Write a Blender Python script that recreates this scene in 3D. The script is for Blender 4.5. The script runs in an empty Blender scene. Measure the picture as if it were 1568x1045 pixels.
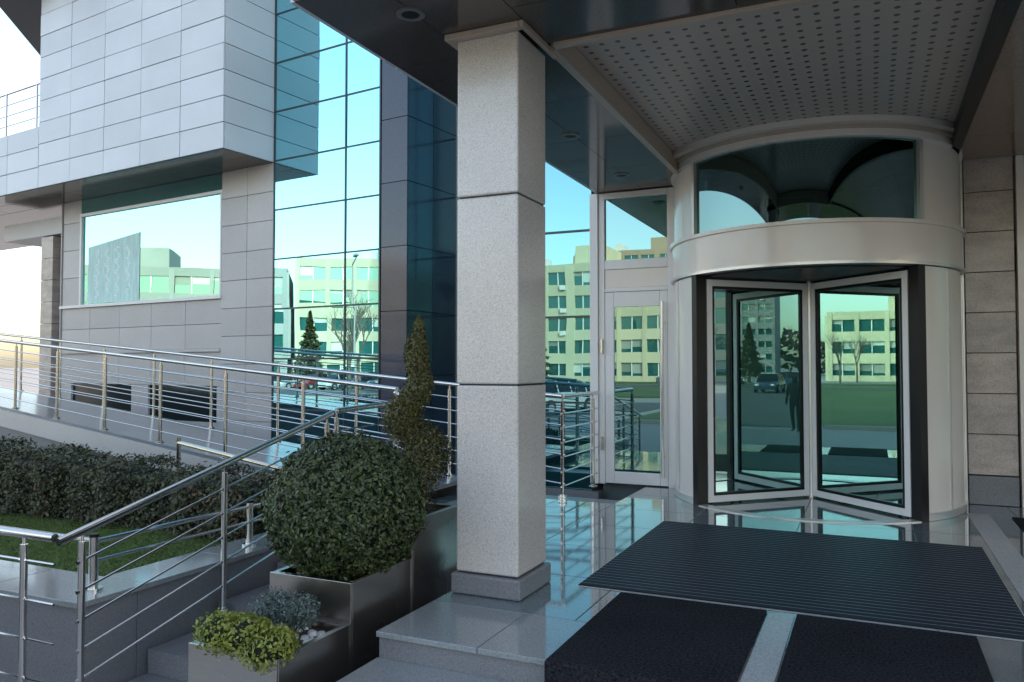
import bpy, math, random
import numpy as np
from mathutils import Vector, Matrix
random.seed(3); rng = np.random.default_rng(5)
D2R = math.radians
scene = bpy.context.scene

# ------------------------------------------------------------------ materials
def _nt(name):
    m = bpy.data.materials.new(name); m.use_nodes = True
    nt = m.node_tree
    for n in list(nt.nodes): nt.nodes.remove(n)
    out = nt.nodes.new('ShaderNodeOutputMaterial')
    return m, nt, out

def _math(nt, op, a, b=None, c=None):
    n = nt.nodes.new('ShaderNodeMath'); n.operation = op
    for i, v in enumerate((a, b, c)):
        if v is None: continue
        if isinstance(v, (int, float)): n.inputs[i].default_value = v
        else: nt.links.new(v, n.inputs[i])
    return n.outputs[0]

def pm(name, c, rough=.5, metal=0, var=.1, scale=60, isl=0, big=0, bigscale=.8, bump=0, bscale=200,
       spec=.5, coat=0, stretch=None, rvar=0, transl=0, det=4, bigstretch=None, speck=0, spscale=None):
    m, nt, out = _nt(name)
    L = nt.links.new
    tc = nt.nodes.new('ShaderNodeTexCoord'); co = tc.outputs['Object']
    if stretch:
        mp = nt.nodes.new('ShaderNodeMapping'); mp.inputs['Scale'].default_value = stretch
        L(co, mp.inputs['Vector']); cs = mp.outputs[0]
    else: cs = co
    n1 = nt.nodes.new('ShaderNodeTexNoise'); n1.inputs['Scale'].default_value = scale; n1.inputs['Detail'].default_value = det
    n1.inputs['Roughness'].default_value = .65
    L(cs, n1.inputs['Vector'])
    a = _math(nt, 'SUBTRACT', n1.outputs['Fac'], .5)
    f = _math(nt, 'MULTIPLY_ADD', a, var*4, 1.0)
    if speck:   # dark and light mineral grains
        vo = nt.nodes.new('ShaderNodeTexVoronoi'); vo.inputs['Scale'].default_value = spscale or 170; L(cs, vo.inputs['Vector'])
        sx = nt.nodes.new('ShaderNodeSeparateColor'); L(vo.outputs['Color'], sx.inputs[0])
        g1 = _math(nt, 'LESS_THAN', sx.outputs[0], .22); g2 = _math(nt, 'GREATER_THAN', sx.outputs[0], .84)
        f = _math(nt, 'MULTIPLY_ADD', g1, -speck, f); f = _math(nt, 'MULTIPLY_ADD', g2, speck*.6, f)
    n2 = None
    if big or rvar:
        n2 = nt.nodes.new('ShaderNodeTexNoise'); n2.inputs['Scale'].default_value = bigscale; n2.inputs['Detail'].default_value = 5
        if bigstretch:
            mp = nt.nodes.new('ShaderNodeMapping'); mp.inputs['Scale'].default_value = bigstretch
            L(co, mp.inputs['Vector']); L(mp.outputs[0], n2.inputs['Vector'])
        else: L(co, n2.inputs['Vector'])
        b = _math(nt, 'SUBTRACT', n2.outputs['Fac'], .5)
        f = _math(nt, 'MULTIPLY_ADD', b, big*4, f)
    if isl:
        g = nt.nodes.new('ShaderNodeNewGeometry')
        r = _math(nt, 'SUBTRACT', g.outputs['Random Per Island'], .5)
        f = _math(nt, 'MULTIPLY_ADD', r, isl*2, f)
    f = _math(nt, 'MAXIMUM', f, .05)
    vm = nt.nodes.new('ShaderNodeVectorMath'); vm.operation = 'SCALE'
    vm.inputs[0].default_value = c[:3]; L(f, vm.inputs['Scale'])
    p = nt.nodes.new('ShaderNodeBsdfPrincipled')
    L(vm.outputs[0], p.inputs['Base Color'])
    p.inputs['Roughness'].default_value = rough
    p.inputs['Metallic'].default_value = metal
    p.inputs['Specular IOR Level'].default_value = spec
    p.inputs['Coat Weight'].default_value = coat
    p.inputs['Coat Roughness'].default_value = .05
    if rvar:
        rr = _math(nt, 'MULTIPLY_ADD', _math(nt, 'SUBTRACT', n2.outputs['Fac'], .5), rvar*2, rough)
        L(_math(nt, 'MAXIMUM', rr, .02), p.inputs['Roughness'])
    if bump:
        n3 = nt.nodes.new('ShaderNodeTexNoise'); n3.inputs['Scale'].default_value = bscale; n3.inputs['Detail'].default_value = 3
        L(cs, n3.inputs['Vector'])
        bp = nt.nodes.new('ShaderNodeBump'); bp.inputs['Strength'].default_value = bump; bp.inputs['Distance'].default_value = .01
        L(n3.outputs['Fac'], bp.inputs['Height']); L(bp.outputs[0], p.inputs['Normal'])
    if transl:
        t = nt.nodes.new('ShaderNodeBsdfTranslucent'); L(vm.outputs[0], t.inputs['Color'])
        mx = nt.nodes.new('ShaderNodeMixShader'); mx.inputs[0].default_value = transl
        L(p.outputs[0], mx.inputs[1]); L(t.outputs[0], mx.inputs[2]); L(mx.outputs[0], out.inputs[0])
    else:
        L(p.outputs[0], out.inputs[0])
    return m

def glass(name, refl, rcol, under, through=False, rough=0.0, wav=0):
    """reflective architectural glass: base reflectance rising by fresnel, over a body or a tinted see-through"""
    m, nt, out = _nt(name); L = nt.links.new
    g = nt.nodes.new('ShaderNodeBsdfGlossy'); g.inputs['Color'].default_value = (*rcol, 1); g.inputs['Roughness'].default_value = rough
    if through:
        u = nt.nodes.new('ShaderNodeBsdfTransparent'); u.inputs['Color'].default_value = (*under, 1)
    else:
        u = nt.nodes.new('ShaderNodeBsdfDiffuse'); u.inputs['Color'].default_value = (*under, 1)
    fr = nt.nodes.new('ShaderNodeFresnel'); fr.inputs['IOR'].default_value = 1.5
    f = _math(nt, 'MULTIPLY_ADD', fr.outputs[0], (1-refl), refl)
    mx = nt.nodes.new('ShaderNodeMixShader'); L(f, mx.inputs[0]); L(u.outputs[0], mx.inputs[1]); L(g.outputs[0], mx.inputs[2])
    if wav:
        tc = nt.nodes.new('ShaderNodeTexCoord')
        n = nt.nodes.new('ShaderNodeTexNoise'); n.inputs['Scale'].default_value = 1.1; n.inputs['Detail'].default_value = 1
        L(tc.outputs['Object'], n.inputs['Vector'])
        b = nt.nodes.new('ShaderNodeBump'); b.inputs['Strength'].default_value = wav; b.inputs['Distance'].default_value = .01
        L(n.outputs['Fac'], b.inputs['Height']); L(b.outputs[0], g.inputs['Normal'])
    L(mx.outputs[0], out.inputs[0])
    return m

def perforated():
    m, nt, out = _nt('perforated_panel'); L = nt.links.new
    tc = nt.nodes.new('ShaderNodeTexCoord'); sp = nt.nodes.new('ShaderNodeSeparateXYZ'); L(tc.outputs['Object'], sp.inputs[0])
    P = .115
    fx = _math(nt, 'SUBTRACT', _math(nt, 'FRACT', _math(nt, 'DIVIDE', sp.outputs[0], P)), .5)
    fy = _math(nt, 'SUBTRACT', _math(nt, 'FRACT', _math(nt, 'DIVIDE', sp.outputs[1], P)), .5)
    d = _math(nt, 'SQRT', _math(nt, 'ADD', _math(nt, 'MULTIPLY', fx, fx), _math(nt, 'MULTIPLY', fy, fy)))
    hole = _math(nt, 'LESS_THAN', d, .17)
    mx = nt.nodes.new('ShaderNodeMixRGB'); L(hole, mx.inputs[0])
    mx.inputs[1].default_value = (.54, .45, .385, 1); mx.inputs[2].default_value = (.085, .066, .055, 1)
    p = nt.nodes.new('ShaderNodeBsdfPrincipled'); p.inputs['Roughness'].default_value = .35
    L(mx.outputs[0], p.inputs['Base Color']); L(p.outputs[0], out.inputs[0])
    return m

M = {}
M['granite'] = pm('light_granite', (.48, .45, .43), .36, var=.18, scale=95, det=8, isl=.08, big=.06, bump=.06, bscale=300, speck=.10)
M['granite_col'] = pm('column_granite', (.60, .55, .505), .20, var=.24, scale=140, det=6, isl=.02, big=.06, bigscale=1.6, bump=.02, bscale=250, coat=.25, speck=.20, spscale=190)
M['granite_pink'] = pm('warm_granite', (.44, .37, .325), .26, var=.28, scale=100, det=6, isl=.12, big=.25, bigscale=3, bigstretch=(1, 1, 2.2), bump=.03, bscale=150, speck=.18, spscale=120)
M['granite_block'] = pm('pale_panel', (.62, .635, .66), .40, var=.06, scale=80, isl=.055, big=.08, rvar=.1)
M['granite_dark'] = pm('dark_polished_granite', (.045, .055, .080), .10, var=.40, scale=90, det=8, isl=.15, speck=.2)
M['granite_mid'] = pm('mid_granite', (.19, .19, .20), .36, var=.28, scale=100, det=8, big=.1, bump=.05, speck=.18)
M['soffit'] = pm('polished_soffit', (.085, .070, .060), .11, var=.35, scale=90, det=8, isl=.14)
M['soffit_brown'] = pm('brown_soffit', (.30, .20, .14), .16, var=.3, scale=90, det=8, isl=.06, speck=.2)
M['floor'] = pm('polished_floor', (.13, .16, .165), .06, var=.32, scale=100, det=8, isl=.16, big=.06, rvar=.05, coat=.6, speck=.18)
M['rampfloor'] = pm('ramp_granite', (.20, .215, .225), .18, var=.32, scale=90, det=8, isl=.12, big=.08, speck=.18)
M['floor_light'] = pm('light_floor', (.23, .245, .245), .12, var=.28, scale=100, det=8, isl=.08, big=.08, coat=.3, speck=.18)
M['strip'] = pm('pale_granite_strip', (.40, .40, .39), .2, var=.25, scale=90, det=8, isl=.08, big=.08, speck=.15)
M['joint'] = pm('joint', (.03, .03, .03), .8)
M['alu'] = pm('painted_aluminium', (.76, .69, .62), .28, var=.02, scale=5, coat=.3)
M['alu_s'] = pm('satin_aluminium', (.62, .60, .57), .30, metal=.6, var=.03)
M['white'] = pm('white_frame', (.78, .75, .72), .35, var=.02)
M['trim'] = pm('beige_trim', (.50, .40, .32), .35, var=.04)
M['black'] = pm('black_frame', (.008, .008, .009), .35, var=.05, spec=.25)
M['mull'] = pm('mullion', (.03, .045, .05), .35)
M['steel'] = pm('stainless', (.60, .58, .555), .17, metal=1, var=.04, scale=20)
M['brushed'] = pm('brushed_steel', (.48, .44, .40), .27, metal=1, var=.12, scale=8, stretch=(1, 1, 60), big=.08, rvar=.10)
M['mat'] = pm('rubber_rib', (.015, .021, .031), .6, var=.3, scale=80, spec=.25)
M['matline'] = pm('mat_alu_line', (.12, .15, .18), .4, metal=.4, var=.2, scale=30)
M['matgap'] = pm('mat_gap', (.003, .004, .005), .8, spec=.1)
M['carpet'] = pm('carpet', (.022, .022, .026), .95, var=1.3, scale=75, det=8, bump=.9, bscale=160, spec=.08, big=.15, bigscale=2)
M['soil'] = pm('soil', (.05, .035, .025), .9, var=.4, scale=60, bump=.5, bscale=80)
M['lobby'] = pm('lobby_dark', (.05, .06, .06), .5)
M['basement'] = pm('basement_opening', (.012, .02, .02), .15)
M['asphalt'] = pm('asphalt', (.07, .07, .073), .85, var=.2, scale=40, big=.1, bigscale=.2)
M['paving'] = pm('paving', (.24, .23, .22), .7, var=.15, scale=20, big=.15, bigscale=.3)
M['kerb'] = pm('kerb', (.34, .33, .32), .7)
M['line'] = pm('road_paint', (.7, .7, .68), .6)
M['grass'] = pm('grass_mat', (.085, .13, .028), .9, var=.35, scale=30, big=.25, bigscale=.4, bump=.6, bscale=60)
M['grassfar'] = pm('lawn_grass', (.055, .085, .024), .9, var=.35, scale=10, big=.35, bigscale=.15, bump=.6, bscale=60)
M['leafb'] = pm('box_leaf', (.046, .064, .018), .5, var=.25, scale=9, isl=.6)
M['leafh'] = pm('hedge_leaf', (.046, .050, .018), .6, var=.3, scale=6, isl=.65)
M['leafs'] = pm('conifer_leaf', (.085, .080, .020), .6, var=.3, scale=9, isl=.5)
M['leafy'] = pm('yellow_leaf', (.22, .25, .040), .5, var=.25, scale=20, isl=.4, transl=.2)
M['leafg'] = pm('grey_leaf', (.10, .135, .12), .6, var=.2, scale=20, isl=.4)
M['leafdry'] = pm('dry_leaf', (.13, .075, .04), .7, isl=.4)
M['leaffar'] = pm('far_foliage', (.09, .085, .06), .8, isl=.4)
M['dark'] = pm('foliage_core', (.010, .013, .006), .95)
M['bark'] = pm('bark', (.12, .095, .075), .9, var=.3, scale=12, bump=.4, bscale=30)
M['cream'] = pm('cream_render', (.58, .52, .36), .7, var=.04, scale=3, big=.10, bigscale=.2, isl=.10)
M['cream2'] = pm('cream_render_darkened', (.43, .385, .28), .7, var=.04, scale=3, big=.08, bigscale=.2, isl=.10)  # darker copy of the cream, toned down because its building faces the sun
M['greyr'] = pm('grey_render', (.27, .275, .27), .7, var=.05, scale=3, isl=.08, big=.08, bigscale=.2)
M['whiter'] = pm('white_render', (.55, .54, .50), .7, var=.05, scale=3, isl=.08)
M['brickr'] = pm('ochre_render', (.42, .31, .22), .7, var=.05, scale=3, isl=.08)
M['blind'] = pm('window_blind', (.42, .45, .40), .7, isl=.5)
M['tealw'] = glass('teal_window', .18, (.38, .56, .56), (.022, .105, .10))
M['stonew'] = pm('pebble', (.7, .7, .68), .5, isl=.2)
M['curtain'] = glass('curtain_wall_glass', .48, (.33, .69, .77), (.006, .035, .04), wav=.10)
M['windowg'] = glass('window_glass', .42, (.34, .64, .62), (.02, .10, .095), wav=.08)
M['entryg'] = glass('entrance_glass', .38, (.46, .80, .82), (.01, .045, .045), wav=.05)
M['wing'] = glass('wing_glass', .46, (.60, .88, .86), (.40, .66, .62), through=True)
M['added_pane'] = glass('added_pane_glass', .30, (.46, .80, .76), (.10, .22, .21), through=True, wav=.04)
M['drumg'] = glass('drum_glass', .24, (.45, .74, .72), (.03, .065, .06), through=True)
M['perf'] = perforated()
M['banner'] = pm('banner', (.52, .74, .68), .6, var=.2, scale=3, stretch=(6, 6, .8))
M['bannerw'] = pm('banner_script', (.85, .9, .88), .6)
M['roofdark'] = pm('eave', (.10, .11, .12), .5)
M['tyre'] = pm('tyre', (.015, .015, .015), .8)
M['signblue'] = pm('sign_blue', (.02, .12, .5), .4)
M['downl'] = pm('downlight_ring', (.25, .24, .23), .3, metal=.5)
M['coat'] = pm('dark_coat', (.02, .022, .028), .8)
M['coat2'] = pm('pale_coat', (.5, .48, .45), .8)

# ------------------------------------------------------------------ builder
class B:
    def __init__(s, name, parent=None):
        s.name = name; s.V = []; s.F = []; s.MI = []; s.mats = []; s.parent = parent; s.M = Matrix.Identity(4)
    def frame(s, o, ex, ey):
        ex = Vector((*ex, 0)) if len(ex) == 2 else Vector(ex); ey = Vector((*ey, 0)) if len(ey) == 2 else Vector(ey)
        ez = Vector((0, 0, 1)); m = Matrix.Identity(4)
        for i, a in enumerate((ex, ey, ez)):
            for r in range(3): m[r][i] = a[r]
        for r in range(3): m[r][3] = o[r]
        s.M = m; return s
    def mi(s, mat):
        if mat not in s.mats: s.mats.append(mat)
        return s.mats.index(mat)
    def add(s, vs, fs, mat):
        b = len(s.V); k = s.mi(mat)
        s.V += [tuple(s.M @ Vector(v)) for v in vs]
        for f in fs: s.F.append([b+i for i in f]); s.MI.append(k)
    def box(s, x0, x1, y0, y1, z0, z1, mat):
        s.add([(x0,y0,z0),(x1,y0,z0),(x1,y1,z0),(x0,y1,z0),(x0,y0,z1),(x1,y0,z1),(x1,y1,z1),(x0,y1,z1)],
              [(0,3,2,1),(4,5,6,7),(0,1,5,4),(1,2,6,5),(2,3,7,6),(3,0,4,7)], mat)
    def obox(s, c, a, b, d, mat):
        c, a, b, d = map(Vector, (c, a, b, d))
        s.add([c, c+a, c+a+b, c+b, c+d, c+a+d, c+a+b+d, c+b+d],
              [(0,3,2,1),(4,5,6,7),(0,1,5,4),(1,2,6,5),(2,3,7,6),(3,0,4,7)], mat)
    def quad(s, pts, mat): s.add(pts, [tuple(range(len(pts)))], mat)
    def prism(s, poly, z0, z1, mat):
        n = len(poly)
        zt = z1 if isinstance(z1, (list, tuple)) else [z1]*n
        zb = z0 if isinstance(z0, (list, tuple)) else [z0]*n
        v = [(p[0], p[1], zb[i]) for i, p in enumerate(poly)] + [(p[0], p[1], zt[i]) for i, p in enumerate(poly)]
        f = [tuple(reversed(range(n))), tuple(range(n, 2*n))] + [(i, (i+1) % n, n+(i+1) % n, n+i) for i in range(n)]
        s.add(v, f, mat)
    def tube(s, p, q, r, mat, n=10, r2=None):
        p, q = Vector(p), Vector(q); d = (q-p)
        if d.length < 1e-6: return
        d.normalize(); r2 = r if r2 is None else r2
        u = d.orthogonal().normalized(); w = d.cross(u)
        vs = []
        for c, rr in ((p, r), (q, r2)):
            for i in range(n):
                a = 2*math.pi*i/n; vs.append(c+u*math.cos(a)*rr+w*math.sin(a)*rr)
        fs = [(i, (i+1) % n, n+(i+1) % n, n+i) for i in range(n)]
        fs += [tuple(reversed(range(n))), tuple(range(n, 2*n))]
        s.add(vs, fs, mat)
    def arc(s, cx, cy, r0, r1, z0, z1, a0, a1, mat, n=None):
        """solid curved wall; angle from -Y, degrees"""
        n = n or max(2, int(abs(a1-a0)/3)); vs = []
        for i in range(n+1):
            a = D2R(a0+(a1-a0)*i/n); sx, sy = math.sin(a), -math.cos(a)
            vs += [(cx+r0*sx, cy+r0*sy, z0), (cx+r1*sx, cy+r1*sy, z0), (cx+r1*sx, cy+r1*sy, z1), (cx+r0*sx, cy+r0*sy, z1)]
        fs = []
        full = abs(abs(a1-a0)-360) < 1e-3
        for i in range(n):
            b = i*4; c = b+4
            for k in range(4): fs.append((b+k, b+(k+1) % 4, c+(k+1) % 4, c+k))
        if not full: fs += [(0, 1, 2, 3), (n*4+3, n*4+2, n*4+1, n*4)]
        s.add(vs, fs, mat)
    def arcsheet(s, cx, cy, r, z0, z1, a0, a1, mat, n=30):
        vs = []
        for i in range(n+1):
            a = D2R(a0+(a1-a0)*i/n); vs += [(cx+r*math.sin(a), cy-r*math.cos(a), z0), (cx+r*math.sin(a), cy-r*math.cos(a), z1)]
        s.add(vs, [(2*i, 2*i+2, 2*i+3, 2*i+1) for i in range(n)], mat)
    def panels(s, o, u, v, nrm, us, vs_, mat, gap=.008, th=.03, jit=0):
        """cladding panels; us, vs_ = cut positions"""
        o, u, v, nrm = Vector(o), Vector(u), Vector(v), Vector(nrm)
        for i in range(len(us)-1):
            for j in range(len(vs_)-1):
                c = o+u*(us[i]+gap/2)+v*(vs_[j]+gap/2)
                s.obox(c, u*(us[i+1]-us[i]-gap), v*(vs_[j+1]-vs_[j]-gap), nrm*(th+random.uniform(-jit, jit)), mat)
    def done(s, bevel=0, smooth=True, recalc=True):
        me = bpy.data.meshes.new(s.name); me.from_pydata(s.V, [], s.F)
        for m in s.mats: me.materials.append(m)
        me.polygons.foreach_set('material_index', s.MI)
        if recalc:
            import bmesh
            bm = bmesh.new(); bm.from_mesh(me); bmesh.ops.recalc_face_normals(bm, faces=bm.faces); bm.to_mesh(me); bm.free()
        if smooth:
            me.shade_smooth(); me.set_sharp_from_angle(angle=D2R(32))
        ob = bpy.data.objects.new(s.name, me); scene.collection.objects.link(ob)
        if bevel:
            md = ob.modifiers.new('bevel', 'BEVEL'); md.width = bevel; md.segments = 2; md.limit_method = 'ANGLE'; md.angle_limit = D2R(50)
        if s.parent: ob.parent = s.parent
        return ob

def empty(name):
    e = bpy.data.objects.new(name, None); scene.collection.objects.link(e); return e
def frange(a, b, st):
    n = max(1, round((b-a)/st)); return [a+(b-a)*i/n for i in range(n+1)]

def leaves(name, P, N, size, mat, parent=None, aspect=.6):
    """one mesh of leaf-sized quads at points P, roughly facing N"""
    n = len(P)
    N = N + rng.normal(0, .55, (n, 3)); N /= np.linalg.norm(N, axis=1)[:, None]
    R = rng.normal(0, 1, (n, 3)); U = np.cross(N, R); U /= np.linalg.norm(U, axis=1)[:, None]; W = np.cross(N, U)
    sz = size*rng.uniform(.6, 1.3, (n, 1))
    a = U*sz; b = W*sz*aspect
    V = np.stack([P-a, P+b*.9, P+a, P-b*.9], 1).reshape(-1, 3)
    me = bpy.data.meshes.new(name)
    me.from_pydata(V.tolist(), [], np.arange(4*n).reshape(-1, 4).tolist())
    me.materials.append(mat)
    ob = bpy.data.objects.new(name, me); scene.collection.objects.link(ob)
    if parent: ob.parent = parent
    return ob

def blob(name, c, r, mat, parent, amp=.08, sub=4):
    import bmesh
    bm = bmesh.new(); bmesh.ops.create_icosphere(bm, subdivisions=sub, radius=1)
    for v in bm.verts:
        k = 1+amp*math.sin(v.co.x*7+c[0]*3)*math.sin(v.co.y*6+1)*math.sin(v.co.z*8+2)
        v.co = Vector((v.co.x*r[0]*k+c[0], v.co.y*r[1]*k+c[1], v.co.z*r[2]*k+c[2]))
    me = bpy.data.meshes.new(name); bm.to_mesh(me); bm.free(); me.materials.append(mat)
    ob = bpy.data.objects.new(name, me); scene.collection.objects.link(ob); ob.parent = parent
    return ob

def sph(n):
    v = rng.normal(0, 1, (n, 3)); return v/np.linalg.norm(v, axis=1)[:, None]

# ------------------------------------------------------------------ ground
b = B('ground'); b.quad([(-700,-700,-.61),(700,-700,-.61),(700,700,-.61),(-700,700,-.61)], M['paving']); b.done(smooth=False)
b = B('road'); b.box(-400, -9, -24, -14, -.7, -.604, M['asphalt'])
b.box(-400, 400, -66, -56, -.7, -.604, M['asphalt'])
b.prism([(.5,-9),(3.8,-9),(4.8,-18),(6.6,-32),(10,-55.99),(5,-55.99),(3,-32),(1.4,-18)], -.7, -.604, M['asphalt'])
for i in range(-60, -2): b.box(i*6, i*6+3, -19.08, -18.92, -.65, -.600, M['line'])
b.done(smooth=False)
b = B('lawn')
for poly in ([(4.1,-9),(120,-9),(120,-55),(10.2,-55),(6.9,-32),(5.1,-18)], [(-8,-9),(.2,-9),(1.1,-18),(2.7,-32),(4.7,-55),(-13.3,-55),(-10,-30),(-8,-26)],
             [(-200,-30),(-11.8,-30),(-15.3,-55),(-200,-55)], [(-200,-67),(200,-67),(200,-74),(-200,-74)]):
    b.prism(poly, -.7, -.50, M['grassfar'])
b.done(smooth=False)
b = B('kerb')
b.box(-400, -9.2, -13.98, -13.8, -.7, -.49, M['kerb']); b.box(4.2, 120, -8.99, -8.8, -.7, -.48, M['kerb']); b.box(-8, .2, -8.99, -8.8, -.7, -.48, M['kerb']); b.done(smooth=False)

# ------------------------------------------------------------------ landing, steps
b = B('entrance_landing_pavement')
def tiles(b, x0, x1, y0, y1, z, mat, st=.6):
    b.panels((x0, y0, z-.03), (1,0,0), (0,1,0), (0,0,1), [t for t in frange(0, x1-x0, st)], [t for t in frange(0, y1-y0, st)], mat, gap=.004, th=.03)
b.box(-2.39, 12, 3.52, 9.2, -.61, -.032, M['granite_mid'])
b.box(-4.2, -2.392, 5.42, 8.1, -.61, -.032, M['granite_mid'])
tiles(b, -2.4, 12, 4.1, 9.2, 0, M['floor'], .9)
tiles(b, -2.4, 12, 3.5, 4.1, 0, M['floor_light'], .6)
tiles(b, -4.2, -2.4, 5.4, 7.7, 0, M['floor'], .6)
b.box(-3.0, .9, 9.2, 18, -.3, -.004, M['floor'])
b.box(-2.39, 12, 3.05, 3.515, -.61, -.172, M['granite_mid']); tiles(b, -2.4, 12, 3.05, 3.52, -.14, M['floor_light'], .9)
b.box(-2.39, 12, 2.65, 3.045, -.61, -.312, M['granite_mid']); tiles(b, -2.4, 12, 2.65, 3.05, -.28, M['floor_light'], .9)
b.box(-2.39, 12, 2.25, 2.645, -.61, -.452, M['granite_mid']); tiles(b, -2.4, 12, 2.25, 2.65, -.42, M['floor_light'], .9)
b.done(bevel=.003, smooth=False)

b = B('side_steps_pavement')
for i, (y0, y1, z) in enumerate([(4.85, 5.4, -.14), (4.25, 4.85, -.28), (3.65, 4.25, -.42)]):
    b.box(-4.25, -3.15, y0+.003, y1, -.61, z-.03, M['granite_mid']); tiles(b, -4.25, -3.12, y0, y1, z, M['granite_mid'], .6)
b.box(-4.25, -2.41, 1.5, 3.645, -.605, -.57, M['granite_mid'])
b.box(-3.11, -2.41, 3.65, 5.41, -.605, -.57, M['granite_mid'])
b.done(smooth=False)

# mats
b = B('ribbed_entrance_mat')
b.box(-1.728, .758, 4.750, 7.04, .001, .003, M['alu_s']); b.box(-1.72, .75, 4.76, 7.03, .002, .005, M['matgap'])
y = 4.765
while y < 6.96:
    b.box(-1.715, .745, y, y+.038, .004, .011, M['mat']); b.box(-1.715, .745, y+.047, y+.056, .004, .010, M['matline']); y += .066
b.done(smooth=False)
for i, (x0, x1) in enumerate([(-1.42, -.56), (-.40, .47)]):
    b = B('entrance_carpet')
    b.box(x0, x1, 3.47, 4.69, .003, .014, M['carpet']); b.box(x0, x1, 3.455, 3.48, -.30, .012, M['carpet'])
    b.done(bevel=.004, smooth=False)
b = B('entrance_carpet'); b.box(1.15, 3.0, 6.9, 8.5, .003, .012, M['carpet']); b.done(smooth=False)
b = B('floor_strip_pavement')
b.box(.80, .98, 3.6, 8.6, .002, .006, M['strip']); b.box(-.55, -.41, 3.52, 4.68, .002, .005, M['strip']); b.box(.98, 3.0, 6.3, 6.48, .002, .006, M['strip'])
b.done(smooth=False)

# ------------------------------------------------------------------ column
b = B('granite_column')
X0, X1, Y0, Y1 = -2.355, -1.935, 4.30, 4.75
zc = [.13, 1.283, 2.45, 3.455]
for i in range(3): b.box(X0, X1, Y0, Y1, zc[i]+.004, zc[i+1]-.004, M['granite_col'])
b.box(X0+.01, X1-.01, Y0+.01, Y1-.01, .02, 3.46, M['joint'])
b.box(X0-.025, X1+.025, Y0-.025, Y1+.025, .002, .125, M['granite_mid'])
b.done(bevel=.012, smooth=False)

# ------------------------------------------------------------------ canopy
cano = empty('entrance_canopy')
b = B('roof_slab', cano)
b.box(-2.96, 9, 3.53, 9.25, 3.64, 4.30, M['soffit'])
b.panels((-2.98, 3.5, 3.48), (1,0,0), (0,0,1), (0,-1,0), frange(0, 11.9, 1.2), [0, .42, .84], M['granite'], th=.03)
b.panels((-2.98, 3.5, 3.48), (0,1,0), (0,0,1), (-1,0,0), frange(0, 5.48, 1.1), [0, .42, .84], M['granite_block'], th=.03)
b.done(smooth=False)
b = B('soffit_panels', cano)
b.panels((-2.98, 3.5, 3.48), (1,0,0), (0,1,0), (0,0,1), [0, .55, 1.10], frange(0, 5.48, 1.1), M['soffit'], th=.155, gap=.006)
b.panels((-1.88, 3.5, 3.48), (1,0,0), (0,1,0), (0,0,1), frange(0, 10.8, 1.2), [0, .58, 1.14], M['soffit'], th=.155, gap=.006)
b.panels((.80, 4.64, 3.50), (1,0,0), (0,1,0), (0,0,1), frange(0, 8.1, 1.0), frange(0, 4.5, .9), M['soffit_brown'], th=.135, gap=.006)
b.box(.715, .80, 4.66, 9.2, 3.47, 3.63, M['black'])
b.done(smooth=False)
b = B('perforated_ceiling', cano); b.quad([(-1.86,4.66,3.62),(.72,4.66,3.62),(.72,9.3,3.62),(-1.86,9.3,3.62)], M['perf']); b.done(smooth=False, recalc=False)
b = B('ceiling_trim', cano)
b.box(-1.905, -1.845, 4.70, 8.35, 3.455, 3.615, M['trim']); b.box(-1.84, .71, 4.635, 4.70, 3.455, 3.615, M['trim'])
b.box(X0-.06, X1+.03, Y0-.06, Y0-.002, 3.44, 3.478, M['trim']); b.box(X1+.032, X1+.06, Y0-.06, Y1+.06, 3.44, 3.478, M['trim'])
b.box(X0-.06, X0-.002, Y0, Y1+.06, 3.44, 3.478, M['trim'])
b.done(bevel=.004, smooth=False)
b = B('downlights', cano)
for (x, y) in [(-2.45, 3.9), (-2.45, 6.6), (-2.45, 8.2)]:
    b.arc(x, y, .055, .085, 3.470, 3.482, 0, 360, M['downl'], 24); b.arc(x, y, 0, .055, 3.475, 3.482, 0, 360, M['black'], 24)
b.done()

# ------------------------------------------------------------------ revolving door
rd = empty('revolving_door')
CX, CY = -.605, 8.99
b = B('drum_shell', rd)
for sg in (1, -1):
    b.arc(CX, CY, 1.36, 1.42, .0, 2.31, sg*47, sg*133, M['alu'])
    for a in (47.0, 62, 90): b.arc(CX, CY, 1.41, 1.432, .06, 2.30, sg*a, sg*(a+.7), M['alu_s'])
    b.arc(CX, CY, 1.33, 1.445, .0, 2.315, sg*43.6, sg*46.9, M['black'])
    b.arc(CX, CY, 1.34, 1.43, .0, 2.312, sg*133.1, sg*135.5, M['black'])
    b.arc(CX, CY, 1.36, 1.42, 2.72, 3.50, sg*47.5, sg*180, M['alu'])
    b.arc(CX, CY, 1.335, 1.355, 2.73, 3.49, sg*52, sg*179, M['lobby'])  # dark liner added inside the shell to darken the drum interior
    b.arc(CX, CY, 1.36, 1.435, 2.72, 3.50, sg*45.5, sg*47.4, M['alu_s'])
b.arc(CX, CY, 1.415, 1.44, .002, .07, 47, 133, M['alu_s']); b.arc(CX, CY, 1.415, 1.44, .002, .07, -47, -133, M['alu_s'])
b.arc(CX, CY, 1.30, 1.44, 2.345, 2.69, -180, 180, M['alu'], 120)
b.arc(CX, CY, 1.30, 1.46, 2.318, 2.345, -180, 180, M['alu_s'], 120)
b.arc(CX, CY, 1.30, 1.465, 2.69, 2.725, -180, 180, M['alu'], 120)
b.arc(CX, CY, 1.36, 1.455, 3.47, 3.535, -180, 180, M['alu'], 120)
b.arc(CX, CY, 1.36, 1.50, 3.535, 3.565, -180, 180, M['trim'], 120)
b.arc(CX, CY, 1.36, 1.57, 3.565, 3.619, -180, 180, M['alu'], 120)
b.arc(CX, CY, 0, 1.30, 2.36, 2.40, -180, 180, M['lobby'], 90)
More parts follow.
